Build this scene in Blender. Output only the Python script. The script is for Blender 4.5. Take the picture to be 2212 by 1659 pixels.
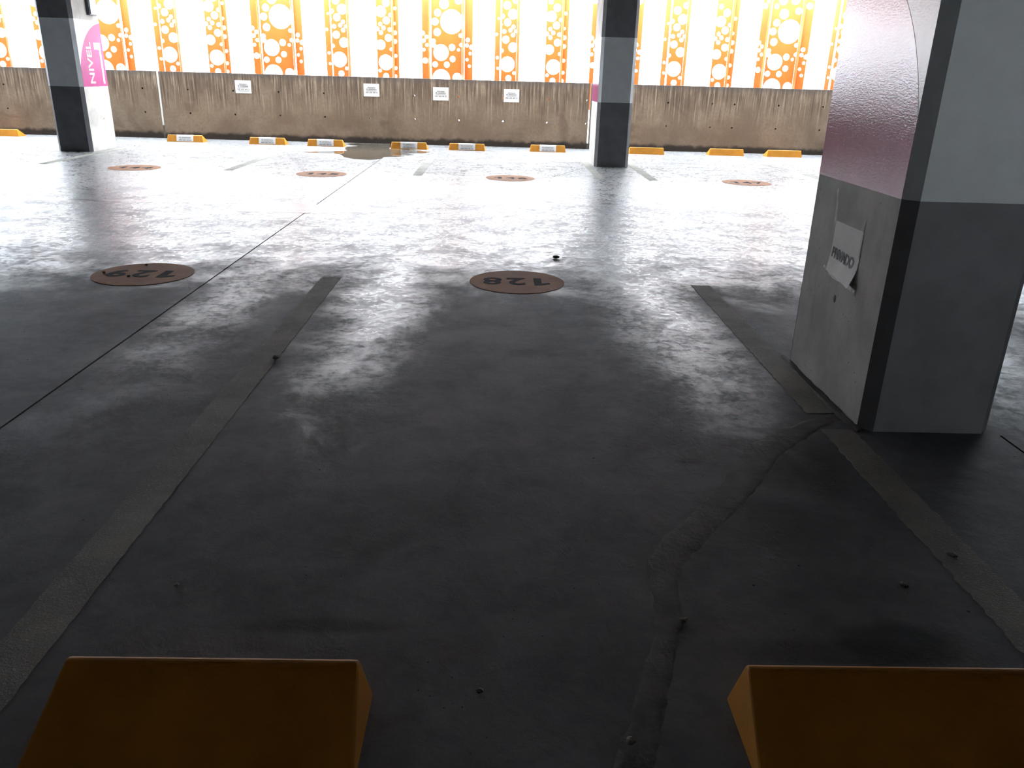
import bpy, bmesh, math, random
from mathutils import Vector, Matrix
from mathutils.geometry import delaunay_2d_cdt

# ------------------------------------------------------------------ clear
for o in list(bpy.data.objects):
    bpy.data.objects.remove(o)
scene = bpy.context.scene
COL = scene.collection

# ------------------------------------------------------------------ camera
cam_d = bpy.data.cameras.new('camera')
cam = bpy.data.objects.new('camera', cam_d)
COL.objects.link(cam)
F_PX, PITCH, ROLL, YAW = 1732.06, 0.367962, 0.0281743, 0.0236269
cam_d.sensor_width = 36.0
cam_d.lens = F_PX / 2212 * 36.0
cam_d.clip_start = 0.02
cam_d.clip_end = 500
fw = Vector((math.sin(YAW) * math.cos(PITCH), math.cos(YAW) * math.cos(PITCH), -math.sin(PITCH)))
rt = Vector((math.cos(YAW), -math.sin(YAW), 0))
up = rt.cross(fw)
r2 = math.cos(ROLL) * rt + math.sin(ROLL) * up
u2 = -math.sin(ROLL) * rt + math.cos(ROLL) * up
M = Matrix((r2, u2, -fw)).transposed().to_4x4()
M.translation = Vector((0, 0, 1.3))
cam.matrix_world = M
scene.camera = cam

# ------------------------------------------------------------------ world and exposure
SKY = 30.0
w = bpy.data.worlds.new('overcast_sky')
scene.world = w
w.use_nodes = True
bg = w.node_tree.nodes['Background']
bg.inputs[0].default_value = (0.88, 0.95, 1.0, 1)
bg.inputs[1].default_value = SKY
vs = scene.view_settings
vs.view_transform = 'Standard'
vs.look = 'None'
vs.exposure = 0.0
vs.gamma = 1.0
vs.use_curve_mapping = False

# ------------------------------------------------------------------ helpers
def tag(o, label=None, cat=None, group=None, kind=None):
    if label: o['label'] = label
    if cat: o['category'] = cat
    if group: o['group'] = group
    if kind: o['kind'] = kind
    return o

def link(name, me, mat=None, parent=None):
    o = bpy.data.objects.new(name, me)
    COL.objects.link(o)
    if mat is not None and me is not None:
        me.materials.clear()
        me.materials.append(mat)
    if parent is not None: o.parent = parent
    return o

def empty(name, loc=(0, 0, 0), rz=0.0):
    o = bpy.data.objects.new(name, None)
    COL.objects.link(o)
    o.location = loc
    o.rotation_euler = (0, 0, rz)
    o.empty_display_size = 0.1
    return o

def mesh_from(name, verts, faces):
    me = bpy.data.meshes.new(name)
    me.from_pydata([tuple(v) for v in verts], [], [tuple(f) for f in faces])
    me.validate()
    me.update()
    bm = bmesh.new(); bm.from_mesh(me)
    bmesh.ops.recalc_face_normals(bm, faces=bm.faces)
    bm.to_mesh(me); bm.free()
    return me

def box_mesh(name, x0, x1, y0, y1, z0, z1, bevel=0.0):
    v = [(x, y, z) for z in (z0, z1) for y in (y0, y1) for x in (x0, x1)]
    f = [(0, 2, 3, 1), (4, 5, 7, 6), (0, 1, 5, 4), (2, 6, 7, 3), (0, 4, 6, 2), (1, 3, 7, 5)]
    me = mesh_from(name, v, f)
    if bevel > 0:
        bm = bmesh.new(); bm.from_mesh(me)
        bmesh.ops.bevel(bm, geom=list(bm.edges), offset=bevel, segments=2, affect='EDGES', profile=0.5)
        bm.to_mesh(me); bm.free()
    return me

def prism(name, pts, z0, z1):
    n = len(pts)
    v = [(p[0], p[1], z0) for p in pts] + [(p[0], p[1], z1) for p in pts]
    f = [tuple(range(n)), tuple(range(n, 2 * n))] + [(i, (i + 1) % n, n + (i + 1) % n, n + i) for i in range(n)]
    return mesh_from(name, v, f)

def plate(name, x0, x1, z0, z1, circles, t, seg=28, mapfn=None, outline=None):
    """flat sheet in x-z with round holes, thickness t in +y; holes may cross the edges"""
    pts, edges = [], []
    def loop(L):
        b = len(pts)
        pts.extend(L)
        n = len(L)
        edges.extend([(b + i, b + (i + 1) % n) for i in range(n)])
    out = outline or [(x0, z0), (x1, z0), (x1, z1), (x0, z1)]
    loop([Vector(p) for p in out])
    for cx, cz, r in circles:
        loop([Vector((cx + r * math.cos(2 * math.pi * k / seg), cz + r * math.sin(2 * math.pi * k / seg))) for k in range(seg)])
    V, Eo, Fo, *_ = delaunay_2d_cdt(pts, edges, [], 0, 1e-5)
    def inside(p):
        c = False
        n = len(out)
        for i in range(n):
            a, b = out[i], out[(i + 1) % n]
            if (a[1] > p.y) != (b[1] > p.y) and p.x < (b[0] - a[0]) * (p.y - a[1]) / (b[1] - a[1]) + a[0]:
                c = not c
        return c
    keep = []
    cs = math.cos(math.pi / seg)
    for f in Fo:
        c = sum((V[i] for i in f), Vector((0, 0))) / len(f)
        if not inside(c): continue
        if any((c.x - a) ** 2 + (c.y - b) ** 2 < (r * cs * 0.999) ** 2 for a, b, r in circles): continue
        keep.append(tuple(f))
    bm = bmesh.new()
    used = sorted({i for f in keep for i in f})
    vm = {i: bm.verts.new((V[i].x, 0, V[i].y)) for i in used}
    for f in keep:
        try: bm.faces.new([vm[i] for i in f])
        except ValueError: pass
    bmesh.ops.recalc_face_normals(bm, faces=bm.faces)
    ext = bmesh.ops.extrude_face_region(bm, geom=list(bm.faces))
    for e in ext['geom']:
        if isinstance(e, bmesh.types.BMVert): e.co.y += t
    bmesh.ops.recalc_face_normals(bm, faces=bm.faces)
    if mapfn:
        for v in bm.verts: v.co = mapfn(v.co)
    me = bpy.data.meshes.new(name)
    bm.to_mesh(me); bm.free()
    return me

def text_mesh(body, size, bold=0.0, extrude=0.0006, sx=1.0, align='CENTER', shear=0.0):
    cu = bpy.data.curves.new('t', 'FONT')
    cu.body = body
    cu.size = size
    cu.align_x = align
    cu.align_y = 'CENTER'
    cu.extrude = extrude
    cu.offset = bold
    cu.resolution_u = 3
    cu.shear = shear
    o = bpy.data.objects.new('t', cu)
    COL.objects.link(o)
    dg = bpy.context.evaluated_depsgraph_get()
    me = bpy.data.meshes.new_from_object(o.evaluated_get(dg))
    bpy.data.objects.remove(o)
    bpy.data.curves.remove(cu)
    if sx != 1.0: me.transform(Matrix.Diagonal((sx, 1, 1, 1)))
    return me

def fit_text(body, w, h, bold_rel=0.0, extrude=0.0006, shear=0.0):
    """text mesh centred at the origin and scaled to width w and height h"""
    me = text_mesh(body, 1.0, bold_rel, 0.05, shear=shear)
    xs = [v.co.x for v in me.vertices]; ys = [v.co.y for v in me.vertices]
    cx, cy = (min(xs) + max(xs)) / 2, (min(ys) + max(ys)) / 2
    S = Matrix.Diagonal((w / (max(xs) - min(xs)), h / (max(ys) - min(ys)), extrude / 0.05, 1))
    me.transform(S @ Matrix.Translation((-cx, -cy, 0)))
    return me

# ------------------------------------------------------------------ material helpers
class NT:
    def __init__(self, name):
        self.m = bpy.data.materials.new(name)
        self.m.use_nodes = True
        self.t = self.m.node_tree
        self.b = self.t.nodes['Principled BSDF']
        self.tc = self.t.nodes.new('ShaderNodeTexCoord')
        self.P = self.tc.outputs['Object']
    def n(self, kind, **kw):
        nd = self.t.nodes.new(kind)
        for k, v in kw.items(): setattr(nd, k, v)
        return nd
    def put(self, sock, v):
        if hasattr(v, 'is_output') or isinstance(v, bpy.types.NodeSocket): self.t.links.new(v, sock)
        elif isinstance(v, (tuple, list)) and len(v) == 3 and sock.type == 'RGBA': sock.default_value = (*v, 1)
        else: sock.default_value = v
    def math(self, op, a, b=None, c=None, clamp=False):
        nd = self.n('ShaderNodeMath', operation=op, use_clamp=clamp)
        self.put(nd.inputs[0], a)
        if b is not None: self.put(nd.inputs[1], b)
        if c is not None: self.put(nd.inputs[2], c)
        return nd.outputs[0]
    def scale(self, v, s):
        nd = self.n('ShaderNodeMapping')
        self.put(nd.inputs['Vector'], v)
        nd.inputs['Scale'].default_value = s
        return nd.outputs[0]
    def noise(self, scale, detail=4, rough=0.55, vec=None, dist=0.0):
        nd = self.n('ShaderNodeTexNoise')
        self.put(nd.inputs['Vector'], vec if vec is not None else self.P)
        nd.inputs['Scale'].default_value = scale
        nd.inputs['Detail'].default_value = detail
        nd.inputs['Roughness'].default_value = rough
        nd.inputs['Distortion'].default_value = dist
        return nd.outputs['Fac']
    def voro(self, scale, vec=None, feature='F1'):
        nd = self.n('ShaderNodeTexVoronoi', feature=feature)
        self.put(nd.inputs['Vector'], vec if vec is not None else self.P)
        nd.inputs['Scale'].default_value = scale
        return nd.outputs['Distance']
    def ramp(self, f, a, b, lo=0.0, hi=1.0, smooth=True):
        nd = self.n('ShaderNodeMapRange', clamp=True)
        if smooth: nd.interpolation_type = 'SMOOTHSTEP'
        self.put(nd.inputs['Value'], f)
        for k, v in (('From Min', a), ('From Max', b), ('To Min', lo), ('To Max', hi)): self.put(nd.inputs[k], v)
        return nd.outputs[0]
    def mix(self, f, a, b, mode='MIX'):
        nd = self.n('ShaderNodeMix', data_type='RGBA', blend_type=mode)
        self.put(nd.inputs[0], f); self.put(nd.inputs[6], a); self.put(nd.inputs[7], b)
        return nd.outputs[2]
    def sep(self):
        nd = self.n('ShaderNodeSeparateXYZ')
        self.put(nd.inputs[0], self.P)
        return nd.outputs
    def bump(self, h, strength=0.2, dist=0.01):
        nd = self.n('ShaderNodeBump')
        nd.inputs['Strength'].default_value = strength
        nd.inputs['Distance'].default_value = dist
        self.put(nd.inputs['Height'], h)
        self.put(self.b.inputs['Normal'], nd.outputs[0])
    def done(self, color=None, rough=None, **kw):
        if color is not None: self.put(self.b.inputs['Base Color'], color)
        if rough is not None: self.put(self.b.inputs['Roughness'], rough)
        for k, v in kw.items(): self.put(self.b.inputs[k], v)
        return self.m

def paint(name, c, rough=0.45, var=0.12, bump=0.08, bscale=120, spec=0.5):
    m = NT(name)
    f = m.noise(6, 5)
    col = m.mix(m.ramp(f, 0.3, 0.7), tuple(x * (1 - var) for x in c), tuple(min(1, x * (1 + var)) for x in c))
    m.bump(m.noise(bscale, 3), bump, 0.004)
    return m.done(col, rough, **{'Specular IOR Level': spec})

# floor: trowelled, worn polished concrete
def floor_mat():
    m = NT('polished_concrete_floor')
    x, y, z = m.sep()
    big = m.noise(0.55, 6, 0.6, dist=0.6)
    mid = m.noise(2.3, 9, 0.66, dist=0.4)
    fine = m.noise(16, 7, 0.65)
    cloud = m.noise(5.0, 9, 0.7, dist=0.7)
    # colour
    f = m.math('ADD', m.math('MULTIPLY', big, 0.35), m.math('ADD', m.math('MULTIPLY', mid, 0.4), m.math('MULTIPLY', cloud, 0.25)))
    col = m.mix(m.ramp(f, 0.38, 0.62), (0.108, 0.11, 0.116), (0.192, 0.194, 0.201))
    col = m.mix(m.ramp(fine, 0.35, 0.75, 0, 0.35), col, (0.21, 0.21, 0.215))
    col = m.mix(m.ramp(m.noise(1.1, 7, 0.65, dist=1.2), 0.58, 0.72, 0, 0.5), col, (0.085, 0.083, 0.08))
    # pinholes, crumbs and short scuffs
    pin = m.math('MULTIPLY', m.ramp(m.voro(9), 0.03, 0.05, 1, 0), m.ramp(m.noise(3.1, 2), 0.46, 0.52))
    pin2 = m.math('MULTIPLY', m.ramp(m.voro(31), 0.05, 0.09, 1, 0), m.ramp(m.noise(4.7, 3), 0.52, 0.6))
    scuff = m.ramp(m.noise(1.0, 5, 0.7, vec=m.scale(m.P, (22, 60, 1)), dist=1.5), 0.69, 0.72)
    col = m.mix(m.math('MULTIPLY', m.math('MAXIMUM', pin, m.math('MAXIMUM', pin2, m.math('MULTIPLY', scuff, 0.7))), 0.85), col, (0.022, 0.022, 0.023))
    # oil and damp stains with shapes of their own
    wob = m.math('MULTIPLY', m.math('SUBTRACT', m.noise(7, 5), 0.5), 0.9)
    def blob(cx, cy, rx, ry, soft=0.5):
        dx = m.math('DIVIDE', m.math('SUBTRACT', x, cx), rx)
        dy = m.math('DIVIDE', m.math('SUBTRACT', y, cy), ry)
        d = m.math('SQRT', m.math('ADD', m.math('MULTIPLY', dx, dx), m.math('MULTIPLY', dy, dy)))
        return m.ramp(m.math('ADD', d, wob), 1 - soft, 1 + soft, 1, 0)
    for cx, cy, rx, ry, a in ((1.02, 1.62, 0.14, 0.08, 0.75), (0.86, 1.58, 0.3, 0.05, 0.4), (1.12, 2.62, 0.2, 0.22, 0.55), (0.86, 2.2, 0.2, 0.16, 0.4),
                              (-0.42, 1.66, 0.16, 0.03, 0.5), (-0.3, 2.2, 0.3, 0.18, 0.25), (-1.62, 2.2, 0.16, 0.14, 0.4), (-1.75, 4.6, 0.35, 0.12, 0.3),
                              (-2.85, 5.5, 0.16, 0.12, 0.6), (0.72, 2.62, 0.05, 0.03, 0.4)):
        col = m.mix(m.math('MULTIPLY', blob(cx, cy, rx, ry), a), col, (0.035, 0.034, 0.034))
    # tyre-polished tracks in the bays, traffic-polished aisle
    xd = m.math('ADD', x, m.math('MULTIPLY', m.math('SUBTRACT', m.noise(1.7, 6, 0.6), 0.5), 0.55))
    def track(cx, wd):
        d = m.math('DIVIDE', m.math('SUBTRACT', xd, cx), wd)
        return m.math('POWER', 2.718, m.math('MULTIPLY', m.math('MULTIPLY', d, d), -1))
    tr = None
    for cx, wd, a in ((-0.68, 0.22, 1), (0.98, 0.26, 1), (-1.6, 0.22, 0.55), (-3.4, 0.4, 0.5), (2.4, 0.4, 0.8), (3.6, 0.4, 0.8)):
        t_ = m.math('MULTIPLY', track(cx, wd), a)
        tr = t_ if tr is None else m.math('MAXIMUM', tr, t_)
    yd = m.math('ADD', y, m.math('MULTIPLY', m.math('SUBTRACT', mid, 0.5), 2.2))
    tr = m.math('MULTIPLY', tr, m.ramp(yd, 2.4, 4.6))
    lane = m.ramp(yd, 4.6, 6.4)
    pol = m.math('MAXIMUM', tr, lane)
    wear = m.math('ADD', m.math('MULTIPLY', mid, 0.25), m.math('ADD', m.math('MULTIPLY', cloud, 0.3), m.math('MULTIPLY', m.noise(24, 6, 0.7, dist=0.5), 0.45)))
    patch = m.ramp(wear, 0.42, 0.57)
    polish = m.math('ADD', m.math('MULTIPLY', pol, 0.4), m.math('MULTIPLY', m.math('MULTIPLY', patch, m.math('ADD', pol, 0.15)), 0.6))
    rough = m.ramp(polish, 0.0, 1.0, 0.58, 0.24, smooth=False)
    rough = m.math('ADD', rough, m.math('MULTIPLY', m.math('SUBTRACT', fine, 0.5), 0.25), clamp=True)
    sp = m.math('MULTIPLY', m.ramp(polish, 0.05, 0.8, 0.04, 1.0), m.ramp(yd, 8.8, 12.0, 1.0, 0.3))
    # trowel ripple
    h = m.math('ADD', m.math('MULTIPLY', m.noise(9, 9, 0.72, dist=0.8), 1.0), m.math('MULTIPLY', m.noise(42, 5, 0.65), 0.4))
    m.bump(h, 0.22, 0.012)
    return m.done(col, rough, **{'Specular IOR Level': sp})

def wall_concrete():
    m = NT('drip_streaked_concrete')
    x, y, z = m.sep()
    st = m.noise(1.0, 5, 0.6, vec=m.scale(m.P, (13, 1, 0.45)))
    st2 = m.noise(1.0, 5, 0.65, vec=m.scale(m.P, (30, 1, 1.2)))
    base = m.mix(m.ramp(m.noise(1.6, 6, 0.6), 0.35, 0.65), (0.145, 0.103, 0.07), (0.2, 0.148, 0.104))
    base = m.mix(m.ramp(m.noise(22, 5), 0.35, 0.7, 0, 0.35), base, (0.115, 0.085, 0.064))
    reach = m.math('ADD', 0.75, m.math('MULTIPLY', m.math('SUBTRACT', st, 0.5), 2.0))
    hi = m.ramp(m.math('SUBTRACT', z, reach), -0.08, 0.3)
    drip = m.math('MULTIPLY', m.ramp(st2, 0.42, 0.6), hi)
    col = m.mix(m.math('MULTIPLY', drip, 0.7), base, (0.05, 0.034, 0.025))
    light = m.math('MULTIPLY', m.ramp(st2, 0.47, 0.36), m.ramp(z, 0.3, 0.9, 0, 0.6))
    col = m.mix(light, col, (0.34, 0.262, 0.188))
    top = m.ramp(m.math('ADD', z, m.math('MULTIPLY', m.noise(5, 4), 0.14)), 1.14, 1.24, 0, 0.55)
    col = m.mix(top, col, (0.075, 0.064, 0.06))
    blot = m.ramp(m.noise(1.3, 4, 0.55, dist=0.8), 0.6, 0.7, 0, 0.4)
    col = m.mix(blot, col, (0.075, 0.05, 0.036))
    # damp grime along the foot
    foot = m.ramp(m.math('ADD', z, m.math('MULTIPLY', m.math('SUBTRACT', m.noise(6, 5), 0.5), 0.14)), 0.07, 0.15, 0.9, 0)
    col = m.mix(foot, col, (0.016, 0.012, 0.011))
    m.bump(m.math('ADD', m.noise(40, 5), m.math('MULTIPLY', st2, 0.6)), 0.25, 0.01)
    return m.done(col, 0.8, **{'Specular IOR Level': 0.2})

def bare_concrete(name, a, b, rough=0.7, spec=0.3):
    m = NT(name)
    col = m.mix(m.ramp(m.noise(3.2, 7, 0.62), 0.35, 0.65), a, b)
    st = m.noise(1.0, 4, 0.6, vec=m.scale(m.P, (14, 14, 1.4)))
    col = m.mix(m.ramp(st, 0.55, 0.75, 0, 0.3), col, tuple(v * 0.5 for v in a))
    pin = m.math('MULTIPLY', m.ramp(m.voro(26), 0.08, 0.12, 1, 0), m.ramp(m.noise(7, 2), 0.52, 0.6))
    col = m.mix(m.math('MULTIPLY', pin, 0.7), col, (0.06, 0.06, 0.06))
    m.bump(m.math('ADD', m.noise(60, 4), m.math('MULTIPLY', m.noise(9, 4), 0.8)), 0.15, 0.006)
    return m.done(col, rough, **{'Specular IOR Level': spec})

def rolled_paint(name, c, rough, chips=0.0):
    """roller-textured gloss paint"""
    m = NT(name)
    f = m.noise(5, 5)
    col = m.mix(m.ramp(f, 0.3, 0.7), tuple(v * 0.9 for v in c), tuple(min(1, v * 1.1) for v in c))
    if chips:
        a = m.math('MULTIPLY', m.ramp(m.noise(70, 4, 0.7), 0.60, 0.64), m.ramp(m.noise(1.0, 3, vec=m.scale(m.P, (9, 9, 3))), 0.63, 0.67))
        col = m.mix(a, col, (0.45, 0.42, 0.42))
    m.bump(m.noise(1.0, 3, 0.6, vec=m.scale(m.P, (55, 55, 150))), 0.22, 0.0025)
    return m.done(col, rough, **{'Specular IOR Level': 0.7})

MAT = {}
MAT['floor'] = floor_mat()
MAT['parapet'] = wall_concrete()
MAT['column'] = bare_concrete('column_bare_concrete', (0.33, 0.317, 0.295), (0.45, 0.43, 0.40))
MAT['ceiling'] = bare_concrete('ceiling_concrete', (0.19, 0.185, 0.18), (0.25, 0.24, 0.235), 0.85, 0.15)
MAT['darkwall'] = bare_concrete('inner_wall_concrete', (0.16, 0.155, 0.15), (0.22, 0.21, 0.2), 0.85, 0.15)
MAT['outside'] = bare_concrete('outside_ground', (0.3, 0.3, 0.29), (0.38, 0.38, 0.37), 0.9, 0.1)
MAT['stucco'] = bare_concrete('pale_stucco', (0.50, 0.52, 0.545), (0.57, 0.59, 0.615), 0.9, 0.1)
MAT['haze_glass'] = paint('pale_window_glass', (0.4, 0.43, 0.45), 0.3, 0.05)
MAT['grey_dark'] = paint('charcoal_paint', (0.115, 0.12, 0.128), 0.5, 0.14)
MAT['grey_light'] = paint('pale_grey_paint', (0.52, 0.555, 0.58), 0.42, 0.05)
MAT['white_paint'] = rolled_paint('white_gloss_paint', (0.72, 0.73, 0.74), 0.2)
MAT['maroon'] = rolled_paint('maroon_gloss_paint', (0.36, 0.04, 0.17), 0.13, 1.0)
MAT['maroon_dull'] = rolled_paint('maroon_satin_paint', (0.34, 0.05, 0.17), 0.45)
MAT['maroon_dull'].node_tree.nodes['Principled BSDF'].inputs['Specular IOR Level'].default_value = 0.2
MAT['white_letter'] = paint('white_lettering', (0.8, 0.8, 0.8), 0.4, 0.04)
MAT['yellow'] = paint('yellow_wheel_stop_paint', (0.45, 0.175, 0.006), 0.55, 0.12, 0.15, 90)
MAT['paper'] = paint('white_paper', (0.72, 0.70, 0.68), 0.6, 0.05, 0.1, 60)
MAT['ink'] = paint('black_ink', (0.03, 0.03, 0.032), 0.6, 0.1)
MAT['ink_soft'] = paint('grey_ink', (0.09, 0.085, 0.09), 0.6, 0.1)
MAT['filler'] = paint('pale_joint_filler', (0.62, 0.60, 0.57), 0.7, 0.1)
MAT['steel'] = paint('dark_frame_steel', (0.05, 0.055, 0.065), 0.4, 0.1)

def orange_mat():
    m = NT('orange_powder_coat')
    f = m.noise(2.5, 4)
    col = m.mix(m.ramp(f, 0.3, 0.7), (0.38, 0.088, 0.008), (0.43, 0.106, 0.010))
    return m.done(col, 0.5)
MAT['orange'] = orange_mat()

def disc_mat():
    m = NT('rust_brown_floor_paint')
    col = m.mix(m.ramp(m.noise(5, 6, 0.6), 0.3, 0.7), (0.265, 0.10, 0.037), (0.36, 0.15, 0.062))
    col = m.mix(m.ramp(m.noise(2.2, 4), 0.5, 0.75, 0, 0.5), col, (0.19, 0.105, 0.07))
    m.bump(m.noise(50, 4), 0.12, 0.003)
    return m.done(col, 0.7, **{'Specular IOR Level': 0.12})
MAT['disc'] = disc_mat()
MAT['disc_ink'] = paint('black_floor_paint', (0.016, 0.016, 0.018), 0.85, 0.15, spec=0.08)

def line_mat():
    m = NT('worn_grey_line_paint')
    col = m.mix(m.ramp(m.noise(4, 7, 0.65), 0.35, 0.65), (0.165, 0.16, 0.145), (0.23, 0.225, 0.2))
    grit = m.noise(150, 3, 0.6)
    col = m.mix(m.ramp(grit, 0.58, 0.72, 0, 0.6), col, (0.42, 0.41, 0.36))
    m.bump(grit, 0.7, 0.006)
    return m.done(col, 0.75, **{'Specular IOR Level': 0.18})
MAT['line'] = line_mat()
MAT['lane'] = paint('white_lane_paint', (0.8, 0.8, 0.8), 0.22, 0.04, 0.03, spec=1.0)

def mortar_mat():
    m = NT('dark_repair_mortar')
    col = m.mix(m.ramp(m.noise(14, 6, 0.65), 0.3, 0.7), (0.07, 0.066, 0.062), (0.118, 0.112, 0.106))
    m.bump(m.math('ADD', m.noise(60, 5, 0.7), m.noise(1.0, 4, vec=m.scale(m.P, (40, 9, 9)))), 0.35, 0.006)
    return m.done(col, 0.7, **{'Specular IOR Level': 0.2})
MAT['mortar'] = mortar_mat()

def water_mat():
    m = NT('still_water_film')
    return m.done((0.055, 0.049, 0.04), 0.015, **{'IOR': 1.33})
MAT['water'] = water_mat()

def teal_mat():
    m = NT('pale_teal_cover')
    x, y, z = m.sep()
    col = m.mix(m.ramp(m.noise(1.0, 3, vec=m.scale(m.P, (3, 3, 9))), 0.4, 0.6), (0.42, 0.62, 0.64), (0.7, 0.84, 0.86))
    return m.done(col, 0.2)
MAT['teal'] = teal_mat()

def film_mat():
    m = NT('clear_plastic_film')
    m.bump(m.noise(40, 4), 0.5, 0.006)
    return m.done((0.8, 0.8, 0.78), 0.15, Alpha=0.28)
MAT['film'] = film_mat()
MAT['stone'] = bare_concrete('crumb_of_concrete', (0.13, 0.12, 0.11), (0.24, 0.22, 0.2))
MAT['leaf'] = paint('dry_leaf_scrap', (0.05, 0.04, 0.03), 0.7, 0.3)

# ------------------------------------------------------------------ the shell of the garage
XL, XR, YB, YW = -16.0, 16.0, -12.0, 16.05
CEIL = 2.92
YSLAB = 15.0          # unseen slab edge, set back to let extra skylight onto the far bays
floor = tag(link('floor', box_mesh('floor', XL, XR, YB, YW + 0.2, -0.3, -0.012), MAT['mortar']), 'grey polished concrete parking deck with sawn joints', None, None, 'structure')
for xa, xb, ya, yb in ((XL, -1.8735, YB, YW + 0.2), (-1.8625, XR, 2.9, YW + 0.2), (-1.8625, 2.03, YB, 2.9), (2.04, XR, YB, 2.9)):
    link('slab', box_mesh('slab', xa, xb, ya, yb, -0.012, 0.0), MAT['floor'], floor)

ceil = tag(link('ceiling', box_mesh('ceiling', XL, XR, YB, YSLAB, CEIL, CEIL + 0.3), MAT['ceiling']), None, None, None, 'structure')
tag(link('wall_left', box_mesh('wall_left', XL - 0.2, XL, YB - 0.2, YW + 0.2, -0.3, CEIL + 0.3), MAT['darkwall']), None, None, None, 'structure')
tag(link('wall_right', box_mesh('wall_right', XR, XR + 0.2, YB - 0.2, YW + 0.2, -0.3, CEIL + 0.3), MAT['darkwall']), None, None, None, 'structure')
# wall behind the viewer: solid on the left, a parapet with an open strip on the right
wf = empty('wall_front', (0, YB - 0.2, 0)); tag(wf, None, None, None, 'structure')
OX0, OX1 = 9.1, 11.7  # unseen opening, placed to light the column fronts from behind
link('wall_panel', box_mesh('wall_panel', XL, OX0, 0, 0.2, -0.3, CEIL + 0.3), MAT['darkwall'], wf)
link('wall_panel', box_mesh('wall_panel', OX1, XR, 0, 0.2, -0.3, CEIL + 0.3), MAT['darkwall'], wf)
link('wall_panel', box_mesh('wall_panel', OX0, OX1, 0, 0.2, -0.3, 0.9), MAT['darkwall'], wf)
# unseen low wall added behind the camera to keep back light off the foreground
tag(link('wall_light_block', box_mesh('wall_light_block', -9.0, 3.2, -0.5, -0.3, 0.0, 1.15), MAT['column']), None, None, None, 'structure')
tag(link('ground_outside', box_mesh('ground_outside', -150, 150, -150, 150, -5.2, -5.0), MAT['outside']), 'pale ground far below the parking deck', None, None, 'structure')

# pale building front across the street, added to cut the low skylight
bld = empty('sky_blocking_building', (0, 46.0, -5.0)); tag(bld, 'pale building front beyond the screen, added to cut low skylight', None, None, 'structure')
link('front', box_mesh('front', -90, 90, 0, 8, 0, 22), MAT['stucco'], bld)
for i in range(30):
    for j in range(5):
        o = link('window', bpy.data.meshes.get('window_outside') or box_mesh('window_outside', -1.0, 1.0, -0.05, 0.02, 0, 1.6), MAT['haze_glass'], bld)
        o.location = (-87 + 6 * i, 0, 2.4 + 4 * j)

# parapet in three cast lengths with through tie-holes
tie_x = [-15.1, -14.25, -13.4, -12.55, -11.7, -10.09, -9.24, -8.39, -7.54, -6.68, -5.837, -4.995, -4.15, -3.307, -2.458, -1.613, -0.776, 0.066, 0.908, 1.655,
         3.188, 4.032, 4.456, 5.298, 6.148, 6.99, 7.84, 8.68, 9.53]
WTOP = 1.19
wall = empty('wall_back', (0, YW, 0)); tag(wall, 'streaked brown concrete parapet with rows of tie holes', None, None, 'structure')
for a, b in ((XL, -6.385), (-6.352, 1.688), (1.728, XR)):
    cs = [(tx, tz, 0.017) for tx in tie_x for tz in (0.462, 0.884) if a + 0.03 < tx < b - 0.02]
    link('parapet_length', plate('parapet_length', a, b, 0.0, WTOP, cs, 0.2, seg=12), MAT['parapet'], wall)
link('joint_filler', box_mesh('joint_filler', -6.383, -6.354, -0.004, 0.1, 0.235, WTOP - 0.01), MAT['filler'], wall)
link('joint_mortar', box_mesh('joint_mortar', -6.384, -6.353, 0.004, 0.196, 0.0, 0.235), MAT['mortar'], wall)
link('joint_mortar', box_mesh('joint_mortar', 1.689, 1.727, 0.004, 0.196, 0.0, 0.1), MAT['mortar'], wall)

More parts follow.
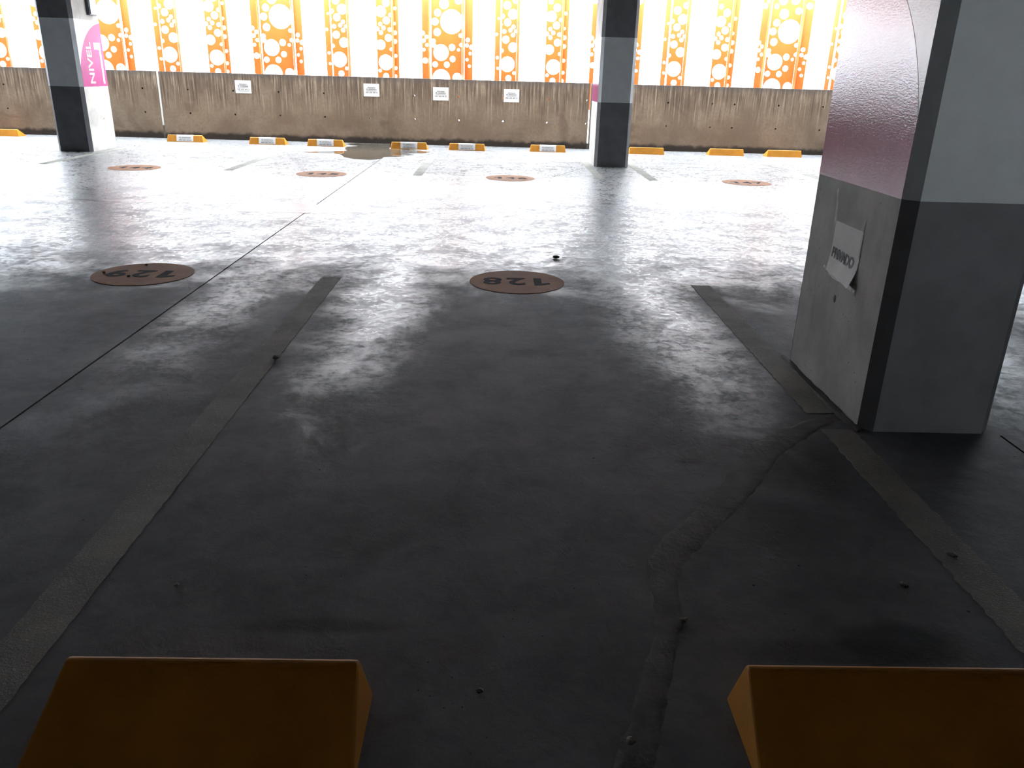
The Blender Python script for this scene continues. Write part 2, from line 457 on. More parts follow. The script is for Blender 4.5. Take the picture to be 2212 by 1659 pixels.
# ------------------------------------------------------------------ columns
CH = 0.045
def column(name, x0, y0, label, zlo, zhi, text_side=False):
    X, Y = 0.53, 0.90
    root = empty(name, (x0 + X / 2, y0 + Y / 2, 0))
    tag(root, label, 'column', 'concrete columns of the parking deck')
    hx, hy = X / 2, Y / 2
    def ring(o):
        c = CH
        return [(-hx - o, -hy + c), (-hx + c, -hy - o), (hx - c, -hy - o), (hx + o, -hy + c), (hx + o, hy - c), (hx - c, hy + o), (-hx + c, hy + o), (-hx - o, hy - c)]
    link('shaft', prism('shaft', ring(0), 0, CEIL), MAT['column'], root)
    def skin(nm, idx, za, zb, mat, o=0.0015):
        """thin coat of paint wrapped round some faces of the shaft"""
        R, S = ring(o), ring(-0.003)
        v, f = [], []
        for k in idx:
            v += [(*R[k], za), (*R[k], zb), (*S[k], za), (*S[k], zb)]
        n = len(idx)
        for k in range(n - 1):
            a, b = 4 * k, 4 * k + 4
            f += [(a, b, b + 1, a + 1), (a + 2, a + 3, b + 3, b + 2), (a + 1, b + 1, b + 3, a + 3), (a, a + 2, b + 2, b)]
        e = 4 * (n - 1)
        f += [(0, 1, 3, 2), (e, e + 2, e + 3, e + 1)]
        return link(nm, mesh_from(nm, v, f), mat, root)
    for idx in ((0, 1, 2, 3), (4, 5, 6, 7)):
        skin('charcoal_band', idx, 0.0, zlo, MAT['grey_dark'])
        skin('grey_band', idx, zlo, zhi, MAT['grey_light'])
        skin('charcoal_band', idx, zhi, CEIL, MAT['grey_dark'])
    # side faces: white field with a quarter disc of maroon
    for s in (-1, 1):
        ya, yb = -hy + CH, hy - CH
        sx = s * hx
        def mp(co, s=s, sx=sx): return Vector((sx + s * (0.0005 + co.y), co.x, co.z))
        link('white_field', plate('white_field', ya, yb, zlo, zhi, [], 0.001, mapfn=mp), MAT['white_paint'], root)
        r = 0.93
        cy, cz = hy + 0.03, zlo
        arc = []
        for k in range(33):
            t = math.pi / 2 + (math.pi / 2) * k / 32
            py, pz = cy + r * math.cos(t), cz + r * math.sin(t)
            if ya <= py <= yb: arc.append((py, pz))
        # arc runs from top far edge to bottom near edge
        z_near = cz + math.sqrt(max(0, r * r - (ya - cy) ** 2)) if abs(ya - cy) < r else cz
        z_far = cz + math.sqrt(r * r - (yb - cy) ** 2)
        out = [(yb, cz), (yb, z_far)] + arc + ([(ya, z_near)] if z_near > cz + 1e-4 else []) + [(ya, cz)]
        cl = []
        for p in out:
            if not cl or (Vector(p) - Vector(cl[-1])).length > 1e-4: cl.append(p)
        def mq(co, s=s, sx=sx): return Vector((sx + s * (0.0015 + co.y), co.x, co.z))
        fld = link('maroon_quarter_disc', plate('maroon_quarter_disc', 0, 0, 0, 0, [], 0.001, mapfn=mq, outline=cl), MAT['maroon_dull' if text_side else 'maroon'], root)
        if text_side and s == 1:
            # on the +x face the reader's right is +y
            def place(me, y, z, upward):
                if upward: B = Matrix(((0, 0, 1), (0, -1, 0), (1, 0, 0)))      # text x -> +z, text y -> -y
                else: B = Matrix(((0, 0, 1), (1, 0, 0), (0, 1, 0)))
                me.transform(Matrix.Translation((sx + 0.0032, y, z)) @ B.to_4x4())
                return me
            link('lettering', place(fit_text('NIVEL', 0.60, 0.155, 0.012, 0.0008), -hy + 0.37, zlo + 0.345, True), MAT['white_letter'], fld)
            one = [(0.10, 0.0), (0.155, 0.0), (0.155, 0.6), (0.10, 0.6), (-0.06, 0.6), (-0.06, 0.5), (0.10, 0.5)]
            one = [(-hy + 0.62 + a, zlo + 0.04 + b) for a, b in one]
            def mr(co): return Vector((sx + 0.0026 + co.y, co.x, co.z))
            link('numeral', plate('numeral', 0, 0, 0, 0, [], 0.0008, mapfn=mr, outline=one), MAT['white_letter'], fld)
    return root

colR = column('column', 1.48, 2.92, 'large concrete column in the foreground with the PRIVADO notice', 0.912, 1.86)
colM = column('column', 1.485, 12.85, 'concrete column standing in the middle of the far bays', 0.945, 1.855)
colL = column('column', -6.895, 13.12, 'concrete column at left painted NIVEL 1 on maroon', 0.957, 1.91, True)

# dark discs painting the shade inside tie holes; the shafts are not cut
def puck(name, r, d, mat, parent, loc, axis='x', squash=1.0):
    n = 14
    v, f = [], []
    for k in range(n):
        a = 2 * math.pi * k / n
        v.append((0, r * math.cos(a), r * squash * math.sin(a)))
    for k in range(n):
        a = 2 * math.pi * k / n
        v.append((d, 0.75 * r * math.cos(a), 0.75 * r * squash * math.sin(a)))
    f = [tuple(range(n)), tuple(range(n, 2 * n))] + [(k, (k + 1) % n, n + (k + 1) % n, n + k) for k in range(n)]
    o = link(name, mesh_from(name, v, f), mat, parent)
    o.location = loc
    return o
puck('tie_hole_shade', 0.013, -0.0012, MAT['ink'], colR, (-0.265, 3.385 - 3.37, 0.424), squash=1.35)
puck('tie_hole_shade', 0.012, 0.0012, MAT['ink_soft'], colL, (0.265, 0.1, 0.47))

# pale cabinet high on the left column
cab = empty('wall_cabinet', (-6.365, 13.72, 1.985)); tag(cab, 'small pale teal cabinet high on the NIVEL 1 column', 'cabinet')
link('case', box_mesh('case', 0.0005, 0.05, -0.11, 0.11, 0.0, 0.55, 0.006), MAT['steel'], cab)
link('cover', box_mesh('cover', 0.051, 0.062, -0.09, 0.10, 0.015, 0.535, 0.004), MAT['teal'], cab)

# ------------------------------------------------------------------ orange sun-screen panels
YP = 16.42
K1, K2 = 0.000867, 0.000781
def conv(L, left0, slope):
    out = []
    for cx, cy, r in L:
        out.append(((cx - (left0 + slope * cy)) * K1, 1.22 + (1600 - cy) * K2, r * 0.00083 - 0.003))
    return out
web_w = conv([(560, -30, 110), (440, 165, 82), (400, 360, 82), (465, 590, 85), (755, 352, 258), (975, 650, 48), (1005, 860, 45), (400, 790, 55), (420, 885, 55),
              (585, 1040, 178), (815, 920, 76), (960, 970, 38), (850, 1180, 68), (735, 1310, 68), (480, 1310, 66), (640, 1630, 205), (985, 1600, 105)], 290, 0.0875)
web_w += [(0.50, 2.55, 0.06), (0.19, 2.72, 0.08), (0.42, 2.74, 0.085), (0.08, 2.62, 0.045), (0.3, 0.95, 0.09), (0.12, 0.85, 0.06)]
fl_wl = conv([(150, 620, 52), (235, 700, 46), (185, 785, 46), (260, 880, 42), (205, 985, 40), (255, 1230, 66)], 75, 0.0925)
fl_wl += [(0.05, 2.62, 0.05), (0.11, 2.7, 0.035)]
fl_wr = conv([(1150, 745, 52), (1140, 865, 46), (1245, 905, 55), (1225, 1045, 38), (1165, 1185, 38), (1230, 1330, 38)], 1030, 0.068)
fl_wr += [(0.07, 2.64, 0.06), (0.12, 2.78, 0.04)]
web_1 = conv([(505, 150, 112), (285, 200, 55), (400, 330, 84), (530, 425, 48), (470, 500, 48), (585, 522, 40), (535, 605, 50), (340, 530, 50), (385, 712, 85),
              (550, 880, 108), (312, 960, 45), (455, 1262, 168), (610, 1458, 40), (495, 1580, 70), (270, 380, 28), (370, -40, 90), (540, -150, 70)], 260, 0.0427)
fl_1 = conv([(225, 1120, 38), (240, 1360, 34), (195, 600, 36), (230, 250, 30)], 150, 0.012)
web_2 = conv([(1330, 172, 120), (1450, 367, 84), (1535, 245, 46), (1320, 450, 48), (1390, 532, 50), (1258, 555, 50), (1335, 636, 50), (1525, 566, 50), (1495, 746, 82),
              (1330, 906, 110), (1560, 1000, 40), (1445, 1296, 168), (1320, 1486, 40), (1450, 1612, 70), (1440, -20, 88), (1300, -150, 60)], 1222, 0.03)
fl_2 = conv([(1630, 430, 36), (1645, 632, 50), (1650, 825, 50), (1665, 1145, 42), (1670, 1420, 42), (1665, 1605, 42), (1640, 100, 40)], 1600, 0.03)
PZ0, PZ1 = 0.7, 3.1
def angled(x_at, ang):
    c, s = math.cos(ang), math.sin(ang)
    def mp(co): return Vector((x_at + co.x * c - co.y * s, co.x * s + co.y * c, co.z))
    return mp
MESH = {}
# wide panel, origin at its middle (total 0.89 m)
MESH['w_web'] = plate('web', 0, 0.57, PZ0, PZ1, web_w, 0.004, mapfn=angled(-0.298, 0.0))
MESH['w_lipr'] = plate('lip', 0, 0.06, PZ0, PZ1, [], 0.004, mapfn=angled(0.274, -0.9))
MESH['w_fl'] = plate('side_strip', 0, 0.15, PZ0, PZ1, fl_wl, 0.004, mapfn=angled(-0.475, 0.25))
MESH['w_lipl'] = plate('lip', 0, 0.05, PZ0, PZ1, [], 0.004, mapfn=angled(-0.358, -0.9))
MESH['w_fr'] = plate('side_strip', 0, 0.155, PZ0, PZ1, fl_wr, 0.004, mapfn=angled(0.325, -0.2))
MESH['n_web1'] = plate('web', 0, 0.285, PZ0, PZ1, web_1, 0.004, mapfn=angled(-0.112, 0.0))
MESH['n_lip1'] = plate('lip', 0, 0.06, PZ0, PZ1, [], 0.004, mapfn=angled(0.175, -0.6))
MESH['n_fl1'] = plate('side_strip', 0, 0.10, PZ0, PZ1, fl_1, 0.004, mapfn=angled(-0.235, 0.3))
MESH['n_web2'] = plate('web', 0, 0.285, PZ0, PZ1, web_2, 0.004, mapfn=angled(-0.175, 0.0))
MESH['n_lip2'] = plate('lip', 0, 0.05, PZ0, PZ1, [], 0.004, mapfn=angled(0.112, -0.6))
MESH['n_fl2'] = plate('side_strip', 0, 0.095, PZ0, PZ1, fl_2, 0.004, mapfn=angled(0.148, -0.25))
# brackets tie each panel back to the parapet below its top
MESH['brk'] = box_mesh('bracket', -0.02, 0.02, -0.17, 0.002, 0.93, 0.97)
for me in MESH.values():
    me.materials.clear(); me.materials.append(MAT['orange'])
def panel(x, kind, label):
    root = empty('perforated_panel', (x, YP, 0))
    tag(root, label, 'screen panel', 'orange perforated sun-screen panels')
    parts = {'w': (('web', 'w_web'), ('lip', 'w_lipr'), ('side_strip', 'w_fl'), ('lip', 'w_lipl'), ('side_strip', 'w_fr')),
             'a': (('web', 'n_web1'), ('lip', 'n_lip1'), ('side_strip', 'n_fl1')),
             'b': (('web', 'n_web2'), ('lip', 'n_lip2'), ('side_strip', 'n_fl2'))}[kind]
    for nm, k in parts: link(nm, MESH[k], None, root)
    link('bracket', MESH['brk'], None, root)
    return root
PER, W0 = 3.18, -4.19
panel(W0 - PER, 'w', 'wide orange perforated panel half hidden by the NIVEL 1 column')
panel(W0, 'w', 'wide orange perforated panel above the leftmost wall notice')
panel(W0 + PER, 'w', 'wide orange perforated panel above the third wall notice from left')
panel(W0 + 2 * PER, 'w', 'wide orange perforated panel mostly hidden by the middle column')
panel(W0 + 3 * PER, 'w', 'wide orange perforated panel nearest the large foreground column')
panel(W0 + 4 * PER, 'w', 'wide orange perforated panel hidden behind the foreground column')
NL = {-2: ('narrow orange perforated panel at the left edge of the photo', 'narrow orange perforated panel touching the left side of the NIVEL 1 column'),
      -1: ('narrow orange perforated panel first to the right of the NIVEL 1 column', 'narrow orange perforated panel second to the right of the NIVEL 1 column'),
      0: ('narrow orange perforated panel left of the second wall notice', 'narrow orange perforated panel above the second wall notice'),
      1: ('narrow orange perforated panel above the rightmost wall notice', 'narrow orange perforated panel directly left of the middle column'),
      2: ('narrow orange perforated panel first to the right of the middle column', 'narrow orange perforated panel second to the right of the middle column'),
      3: ('narrow orange perforated panel cut off by the foreground column edge', 'narrow orange perforated panel hidden just behind the foreground column'),
      4: ('narrow orange perforated panel at the far right end, beyond the foreground column', None)}
for k, (la, lb) in NL.items():
    panel(W0 + k * PER + 1.13, 'a', la)
    if lb: panel(W0 + k * PER + 2.03, 'b', lb)

# ------------------------------------------------------------------ wheel stops
def stop_mesh():
    """low right-angled wedge: steep face at -y, long slope towards +y"""
    L, D, H = 0.66, 0.245, 0.12
    e = 0.02
    prof = [(0.0, 0.0), (0.030, H), (0.048, H), (D, 0.012), (D, 0.0)]
    n = len(prof)
    v = []
    for s in (-1, 1):
        for y, z in prof:
            v.append((s * (L / 2 - e * z / H), y, z))
    f = [tuple(range(n)), tuple(range(n, 2 * n))] + [(k, (k + 1) % n, n + (k + 1) % n, n + k) for k in range(n)]
    me = mesh_from('block', v, f)
    bm = bmesh.new(); bm.from_mesh(me)
    ed = [x for x in bm.edges if max(q.co.z for q in x.verts) > 0.05]
    bmesh.ops.bevel(bm, geom=ed, offset=0.008, segments=3, affect='EDGES', profile=0.5)
    bm.to_mesh(me); bm.free()
    for p in me.polygons: p.use_smooth = False
    return me
STOP = stop_mesh(); STOP.materials.append(MAT['yellow'])
def sticker_mesh():
    # follows the steep face and folds over the crest
    path = [(-0.0015 + 0.004, 0.012), (0.024, 0.108), (0.0275, 0.1175), (0.032, 0.1218), (0.05, 0.1218), (0.062, 0.1163), (0.15, 0.0695)]
    v, f = [], []
    for y, z in path:
        v += [(-0.15, y - 0.001, z), (0.15, y - 0.001, z)]
    for k in range(len(path) - 1):
        f.append((2 * k, 2 * k + 1, 2 * k + 3, 2 * k + 2))
    me = mesh_from('sticker', v, f)
    return me
STK = sticker_mesh(); STK.materials.append(MAT['paper'])
tilt = math.atan2(0.12, 0.030)
def lett(body, w, h, bold, m4):
    me = fit_text(body, w, h, bold, 0.0008)
    me.transform(m4)
    return me
def face_mat(z):
    # plane of the steep face at height z, text up along the face
    y = 0.030 * z / 0.12 - 0.0028
    return Matrix.Translation((0, y, z)) @ Matrix.Rotation(tilt, 4, 'X')
STK_LINES = [lett('PRIVADO', 0.15, 0.016, 0.02, face_mat(0.105)), lett('SE ARRIENDA', 0.21, 0.017, 0.02, face_mat(0.080)),
             lett('MAYOR INFORMACION', 0.19, 0.011, 0.0, face_mat(0.057)), lett('300 205 44 23', 0.225, 0.018, 0.015, face_mat(0.034))]
for me in STK_LINES: me.materials.append(MAT['ink'])
stops = [(-9.18, 15.55, False, 'plain yellow wheel stop at the far left, left of the NIVEL 1 column'),
         (-5.72, 15.30, True, 'yellow wheel stop with white sticker, first to the right of the NIVEL 1 column'),
         (-4.21, 15.22, True, 'yellow wheel stop with white sticker, second to the right of the NIVEL 1 column'),
         (-3.14, 15.12, True, 'yellow wheel stop with white sticker at the left edge of the puddle'),
         (-1.62, 15.00, True, 'shaded yellow wheel stop with white sticker standing in the puddle'),
         (-0.58, 15.04, True, 'yellow wheel stop with white sticker, first to the right of the puddle'),
         (0.89, 15.16, True, 'yellow wheel stop with white sticker directly left of the middle column'),
         (2.71, 15.22, False, 'plain yellow wheel stop partly behind the middle column'),
         (4.23, 15.38, False, 'plain yellow wheel stop second to the right of the middle column'),
         (5.32, 15.40, False, 'plain yellow wheel stop nearest the foreground column along the far wall')]
for x, y, stk, lab in stops:
    o = empty('wheel_stop', (x, y, 0), random.Random(int(x * 100)).uniform(-0.02, 0.02))
    tag(o, lab, 'wheel stop', 'wheel stops along the far parapet')
    link('block', STOP, None, o)
    if stk:
        s = link('sticker', STK, None, o)
        for me in STK_LINES: link('lettering', me, None, s)
for x, y, lab in ((-0.588, 1.432, 'big dark yellow wheel stop in the bottom left foreground'), (0.868, 1.430, 'big dark yellow wheel stop in the bottom right foreground')):
    o = empty('wheel_stop', (x, y, 0), math.pi)
    tag(o, lab, 'wheel stop', 'wheel stops in the foreground')
    link('block', STOP, None, o)

# ------------------------------------------------------------------ notices on the parapet
def notice(x, z, w_, h_, rot, label, extra):
    o = empty('paper_notice', (x, YW - 0.0005, z))
    o.rotation_euler = (0, rot, 0)
    tag(o, label, 'notice', 'white paper notices on the parapet')
    link('sheet', box_mesh('sheet', -w_ / 2, w_ / 2, -0.003, 0.0, -h_ / 2, h_ / 2), MAT['paper'], o)
    B = Matrix.Rotation(math.pi / 2, 4, 'X')
    rows = [('PRIVADO', 0.145, 0.021, 0.02, 0.045), ('SE ARRIENDA', 0.20, 0.022, 0.02, 0.015), ('MAYOR INFORMACION', 0.19, 0.014, 0.0, -0.013), ('300 205 44 23', 0.225, 0.024, 0.012, -0.043)]
    for b, tw, th, bo, dz in rows:
        me = fit_text(b, tw, th, bo, 0.0006)
        me.transform(Matrix.Translation((0, -0.0038, dz)) @ B)
        link('lettering', me, MAT['ink'], o)
    if extra:
        link('printed_rule', box_mesh('printed_rule', -0.09, 0.11, -0.0042, -0.003, -0.074, -0.066), MAT['ink_soft'], o)
notice(-4.803, 0.957, 0.295, 0.226, 0.0, 'leftmost white notice on the parapet', True)
notice(-2.412, 0.962, 0.293, 0.226, 0.0, 'second white notice from the left on the parapet', False)
notice(-1.113, 0.930, 0.292, 0.232, 0.0, 'third white notice from the left on the parapet', False)
notice(0.217, 0.932, 0.290, 0.231, 0.0, 'rightmost white notice on the parapet, nearest the middle column', False)

# ------------------------------------------------------------------ taped PRIVADO sheet on the foreground column
ps = empty('privado_sheet', (1.4795, 3.36, 0.635)); tag(ps, 'curling white PRIVADO sheet taped to the foreground column', 'notice')
def sheet_pt(u, v):
    # u: 0 far (reader's left) .. 1 near ; v: 0 bottom .. 1 top
    y = 0.142 - 0.285 * u
    z = -0.108 + 0.218 * v
    # lower edge sags and lifts off the wall
    z -= 0.016 * u * (1 - v)
    lift = 0.0015 + 0.028 * max(0, 0.42 - v) ** 1.5 * (0.35 + 0.65 * u) / 0.42 ** 1.5 + 0.003 * math.sin(9 * u + 5 * v) * (1 - v) * 0.5
    lift += 0.004 * math.sin(14 * u) * max(0, 0.35 - v)
    return Vector((-max(lift, 0.001), y, z))
nu, nv = 24, 18
v_, f_ = [], []
for j in range(nv + 1):
    for i in range(nu + 1): v_.append(sheet_pt(i / nu, j / nv))
for j in range(nv):
    for i in range(nu):
        a = j * (nu + 1) + i
        f_.append((a, a + 1, a + nu + 2, a + nu + 1))
me = mesh_from('paper', v_, f_)
for p in me.polygons: p.use_smooth = True
sh = link('paper', me, MAT['paper'], ps)
me = fit_text('PRIVADO', 0.225, 0.046, 0.03, 0.0004)
for v in me.vertices:      # text x runs towards -y, laid on the curling sheet
    u = 0.5 + v.co.x / 0.285 - 0.04
    t = 0.40 + v.co.y / 0.218
    p = sheet_pt(min(max(u, 0), 1), t)
    v.co = Vector((p.x - 0.0012 - v.co.z, p.y, p.z))
link('lettering', me, MAT['ink'], sh)
# second strip of paper left under the curled foot
v_ = []
for i in range(13):
    u = i / 12
    v_ += [(-0.0012, 0.14 - 0.26 * u, -0.108 - 0.012 * u), (-0.0012, 0.13 - 0.25 * u, -0.125 - 0.016 * u - 0.004 * math.sin(7 * u))]
link('torn_strip', mesh_from('torn_strip', v_, [(2 * i, 2 * i + 1, 2 * i + 3, 2 * i + 2) for i in range(12)]), MAT['paper'], ps)
def tape(pts, wd, bulge=0.002):
    v, f = [], []
    n = len(pts)
    for i, (y, z) in enumerate(pts):
        a = pts[max(0, i - 1)]; b = pts[min(n - 1, i + 1)]
        d = Vector((b[0] - a[0], b[1] - a[1])).normalized()
        nx, nz = -d.y, d.x
        for k in (-1, 0, 1):
            v.append((-0.0018 - (bulge if k == 0 else 0) - 0.0012 * (i % 2), y + nx * wd * k / 2, z + nz * wd * k / 2))
    for i in range(n - 1):
        for k in range(2):
            a = 3 * i + k
            f.append((a, a + 1, a + 4, a + 3))
    return link('tape', mesh_from('tape', v, f), MAT['film'], ps)
tape([(0.148, 0.10), (0.152, 0.14), (0.158, 0.18), (0.166, 0.215), (0.178, 0.24)], 0.022)
tape([(0.15, -0.12), (0.148, -0.06), (0.149, 0.0), (0.147, 0.06), (0.147, 0.11)], 0.018)
tape([(-0.138, 0.0), (-0.135, 0.06), (-0.132, 0.11), (-0.14, 0.16)], 0.016)
tape([(0.19, -0.103), (0.16, -0.112), (0.12, -0.108), (0.06, -0.115), (0.0, -0.12), (-0.08, -0.128), (-0.16, -0.138)], 0.02, 0.004)
tape([(-0.15, -0.10), (-0.158, -0.13), (-0.165, -0.16)], 0.02, 0.006)

# ------------------------------------------------------------------ floor markings
rnd = random.Random(7)
def ragged_strip(name, x0, x1, y0, y1, label, group, rough=0.0025, lean=0.0, thick=0.0022):
    n = max(6, int((y1 - y0) / 0.022))
    a, b = [], []
    for i in range(n + 1):
        y = y0 + (y1 - y0) * i / n
        k = 0 if i in (0, n) else 1
        a.append((x0 + lean * (y - y0) + k * rnd.uniform(-rough, rough), y))
        b.append((x1 + lean * (y - y0) + k * rnd.uniform(-rough, rough), y))
    v, f = [], []
    for i in range(n + 1):
        v += [(*a[i], 0.0), (*b[i], 0.0), (*b[i], thick), (*a[i], thick)]
    for i in range(n):
        p, q = 4 * i, 4 * i + 4
        f += [(p + 3, p + 2, q + 2, q + 3), (p, p + 3, q + 3, q), (p + 1, q + 1, q + 2, p + 2), (p, q, q + 1, p + 1)]
    f += [(0, 1, 2, 3), (4 * n, 4 * n + 3, 4 * n + 2, 4 * n + 1)]
    o = link(name, mesh_from(name, v, f), MAT['line'])
    return tag(o, label, 'line marking', group)
G1, G2 = 'grey lines of the near bays', 'grey lines of the far bays'
ragged_strip('parking_line', -1.170, -1.042, 0.4, 5.295, 'long grey bay line left of number 128', G1)
ragged_strip('parking_line', 1.318, 1.448, 3.10, 5.294, 'grey bay line right of number 128, running up to the foreground column', G1, 0.004)
ragged_strip('parking_line', 1.316, 1.448, 0.4, 2.93, 'grey bay line beside the foreground column, nearer the viewer than the mortar repair', G1, 0.005)
ragged_strip('parking_line', -6.27, -6.15, 11.33, 14.2, 'faint grey bay line just in front of the NIVEL 1 column', G2)
ragged_strip('parking_line', -3.70, -3.58, 11.16, 14.2, 'faint grey bay line pointing at the second wheel stop right of the NIVEL 1 column', G2)
ragged_strip('parking_line', -1.16, -1.03, 11.10, 14.2, 'faint grey bay line just right of the puddle', G2)
ragged_strip('parking_line', 1.34, 1.46, 11.18, 14.2, 'faint grey bay line at the left foot of the middle column', G2)
ragged_strip('parking_line', 2.06, 2.19, 11.22, 14.2, 'faint grey bay line at the right foot of the middle column', G2)
ragged_strip('parking_line', 4.64, 4.76, 11.3, 14.2, 'faint grey bay line to the right of number 147', G2)

# white lane arrow crossing the aisle
arrow = [(-9.0, 8.02), (-2.62, 8.36), (-2.60, 7.86), (-1.88, 7.86), (-0.78, 8.06), (-1.05, 8.24), (-1.88, 8.38), (-2.62, 8.58), (-2.62, 8.46), (-9.0, 8.16)]
tag(link('lane_marking', prism('lane_marking', arrow, 0.0, 0.0014), MAT['lane']), 'worn white lane marking across the middle aisle', 'line marking')

def number_disc(num, x, y, r, flip, label, grp, squash=1.0):
    o = empty('number_disc', (x, y, 0), math.pi if flip else 0.0)
    tag(o, label, 'floor number', grp)
    pts = [(r * math.cos(2 * math.pi * k / 64), r * squash * math.sin(2 * math.pi * k / 64)) for k in range(64)]
    link('disc', prism('disc', pts, 0.0, 0.003), MAT['disc'], o)
    # stencilled digits, each its own piece
    for ch, dx in zip(num, (-0.165, 0.005, 0.165)):
        if ch == '1':
            me = prism('digit', [(0.0, -0.095), (0.05, -0.095), (0.05, 0.095), (0.01, 0.095), (-0.055, 0.055), (-0.055, 0.025), (0.0, 0.045)], -0.0005, 0.0006)
        else:
            me = fit_text(ch, 0.125, 0.19, 0.022, 0.0006)
        me.transform(Matrix.Translation((dx, 0, 0.0036)))
        link('digit', me, MAT['disc_ink'], o)
    return o
g1, g2 = 'numbered discs of the near bays', 'numbered discs of the far bays'
number_disc('128', 0.139, 5.285, 0.318, True, 'rust-brown disc 128 in the near bay between the two long grey lines', g1)
number_disc('129', -2.345, 5.268, 0.318, True, 'rust-brown disc 129 in the near bay at left, crumbs on it', g1)
number_disc('144', -4.89, 11.17, 0.33, False, 'rust-brown disc 144 in front of the gap right of the NIVEL 1 column', g2)
number_disc('145', -2.355, 11.0, 0.33, False, 'rust-brown disc 145 in the far bay with the puddle', g2)
number_disc('146', 0.159, 11.07, 0.33, False, 'rust-brown disc 146 in the far bay left of the middle column', g2)
number_disc('147', 3.405, 11.22, 0.33, False, 'rust-brown disc 147 in the far bay next to the foreground column', g2)

# ------------------------------------------------------------------ puddle
pud = [(-3.28, 13.95), (-3.05, 13.9), (-2.8, 13.92), (-2.6, 13.72), (-2.47, 13.3), (-2.27, 13.05), (-2.0, 12.97), (-1.86, 13.2), (-1.86, 13.5), (-1.6, 13.65), (-1.42, 14.0), (-1.62, 14.2),
       (-1.28, 14.35), (-1.2, 14.55), (-1.42, 14.8), (-1.6, 14.97), (-1.97, 14.97), (-1.99, 15.28), (-1.5, 15.32), (-1.5, 15.7), (-1.45, 16.0), (-2.75, 16.0), (-2.9, 15.75), (-2.6, 15.4), (-2.78, 15.1), (-2.72, 14.75), (-2.62, 14.4), (-2.95, 14.2)]
tag(link('puddle', prism('puddle', pud, 0.0, 0.0018), MAT['water']), 'shallow puddle mirroring the parapet between two wheel stops', 'puddle')

# ------------------------------------------------------------------ dark mortar repair snaking across the near bay
path = [((1.44, 3.06), 0.06), ((1.30, 2.985), 0.08), ((1.16, 2.85), 0.11), ((1.02, 2.72), 0.125), ((0.90, 2.52), 0.12), ((0.78, 2.34), 0.105), ((0.66, 2.18), 0.10), ((0.56, 2.06), 0.11),
        ((0.50, 1.96), 0.10), ((0.475, 1.84), 0.075), ((0.465, 1.72), 0.065), ((0.43, 1.60), 0.06), ((0.385, 1.48), 0.065), ((0.345, 1.36), 0.07), ((0.30, 1.24), 0.075), ((0.27, 1.10), 0.08), ((0.25, 0.9), 0.08)]
def ribbon(name, path, z, sub=6, jag=0.012, seed=3):
    R = random.Random(seed)
    P = []
    for i in range(len(path) - 1):
        for k in range(sub):
            t = k / sub
            t2 = t * t * (3 - 2 * t)
            a, b = path[i], path[i + 1]
            P.append((Vector(a[0]).lerp(Vector(b[0]), t), a[1] + (b[1] - a[1]) * t2))
    P.append((Vector(path[-1][0]), path[-1][1]))
    v, f = [], []
    prof = (-0.5, -0.42, -0.2, 0.0, 0.2, 0.42, 0.5)
    n = len(P)
    for i, (p, wd) in enumerate(P):
        d = (P[min(n - 1, i + 1)][0] - P[max(0, i - 1)][0]).normalized()
        nn = Vector((-d.y, d.x))
        jl, jr = R.uniform(-jag, jag), R.uniform(-jag, jag)
        for k in prof:
            q = p + nn * (wd * k + (jl if k < -0.3 else jr if k > 0.3 else 0))
            h = 0.0 if abs(k) == 0.5 else z * (0.7 + 0.5 * R.random())
            v.append((q.x, q.y, h))
    m_ = len(prof)
    for i in range(n - 1):
        for k in range(m_ - 1):
            a = i * m_ + k
            f.append((a, a + 1, a + m_ + 1, a + m_))
    me = mesh_from(name, v, f)
    bm = bmesh.new(); bm.from_mesh(me)
    if sum(q.normal.z for q in bm.faces) < 0: bmesh.ops.reverse_faces(bm, faces=bm.faces)
    bm.to_mesh(me); bm.free()
    for p in me.polygons: p.use_smooth = True
    return me
tag(link('mortar_repair', ribbon('mortar_repair', path, 0.0013, jag=0.006), MAT['mortar']), 'dark mortar repair snaking from the foreground column towards the viewer', 'floor repair')
tag(link('mortar_fillet', ribbon('mortar_fillet', [((1.468, 3.84), 0.03), ((1.462, 3.6), 0.04), ((1.46, 3.3), 0.045), ((1.462, 3.0), 0.04), ((1.478, 2.92), 0.03)], 0.006, 5, 0.006, 5), MAT['mortar']), 'dirty mortar fillet along the left foot of the foreground column', 'floor repair')
tag(link('hairline_crack', ribbon('hairline_crack', [((0.48, 11.1), 0.012), ((0.75, 11.35), 0.012), ((1.0, 11.9), 0.012), ((1.2, 12.4), 0.012), ((1.32, 12.6), 0.012)], 0.0012, 6, 0.01, 9), MAT['mortar']), 'thin crack from disc 146 to the middle column', 'floor crack')

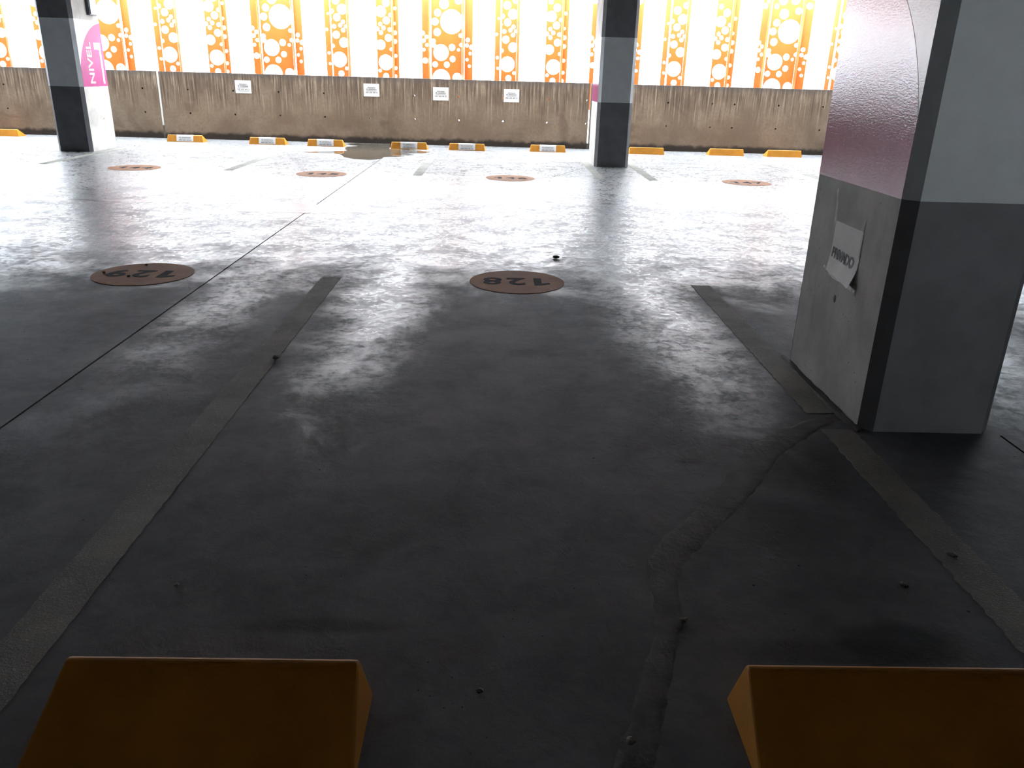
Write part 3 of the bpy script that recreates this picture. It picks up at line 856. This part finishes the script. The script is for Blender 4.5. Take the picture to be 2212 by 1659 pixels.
# ------------------------------------------------------------------ crumbs and scraps on the floor
def crumb(name, x, y, r, seed, mat, label, cat, flat=0.6):
    R = random.Random(seed)
    bm = bmesh.new()
    bmesh.ops.create_icosphere(bm, subdivisions=2, radius=r)
    for v in bm.verts:
        v.co *= R.uniform(0.7, 1.15)
        v.co.z *= flat
    zmin = min(v.co.z for v in bm.verts)
    for v in bm.verts: v.co.z -= zmin
    me = bpy.data.meshes.new(name)
    bm.to_mesh(me); bm.free()
    o = link(name, me, mat)
    o.location = (x, y, 0.0)
    o.rotation_euler = (0, 0, R.uniform(0, 6))
    return tag(o, label, cat, 'litter on the floor')
crumb('pebble', -1.045, 3.63, 0.017, 1, MAT['stone'], 'pale crumb on the right edge of the long left bay line', 'pebble').location.z = 0.0022
crumb('pebble', 1.148, 1.86, 0.013, 2, MAT['stone'], 'pale crumb on the dark floor above the right foreground wheel stop', 'pebble')
crumb('pebble', -0.84, 1.82, 0.007, 3, MAT['stone'], 'tiny crumb above the left foreground wheel stop', 'pebble')
crumb('pebble', 0.30, 1.29, 0.011, 4, MAT['stone'], 'lump at the near end of the mortar repair', 'pebble').location.z = 0.003
crumb('pebble', 0.50, 1.70, 0.010, 5, MAT['stone'], 'lump half way along the mortar repair', 'pebble').location.z = 0.0
crumb('leaf_scrap', 0.45, 6.05, 0.03, 6, MAT['leaf'], 'dark scrap behind disc 128', 'leaf', 0.4)
crumb('leaf_scrap', 1.37, 2.02, 0.016, 7, MAT['leaf'], 'dark scrap right of the grey line near the right border', 'leaf', 0.3)
crumb('leaf_scrap', -0.02, 1.44, 0.009, 8, MAT['leaf'], 'dark scrap between the two foreground wheel stops', 'leaf', 0.3)
crumb('pebble', -2.60, 5.26, 0.012, 9, MAT['stone'], 'pale crumb on the left rim of disc 129', 'pebble').location.z = 0.003
crumb('pebble', -2.42, 5.50, 0.012, 10, MAT['stone'], 'pale crumb on the far rim of disc 129', 'pebble').location.z = 0.003
crumb('pebble', -2.40, 5.17, 0.012, 11, MAT['stone'], 'pale crumb below the digits of disc 129', 'pebble').location.z = 0.003
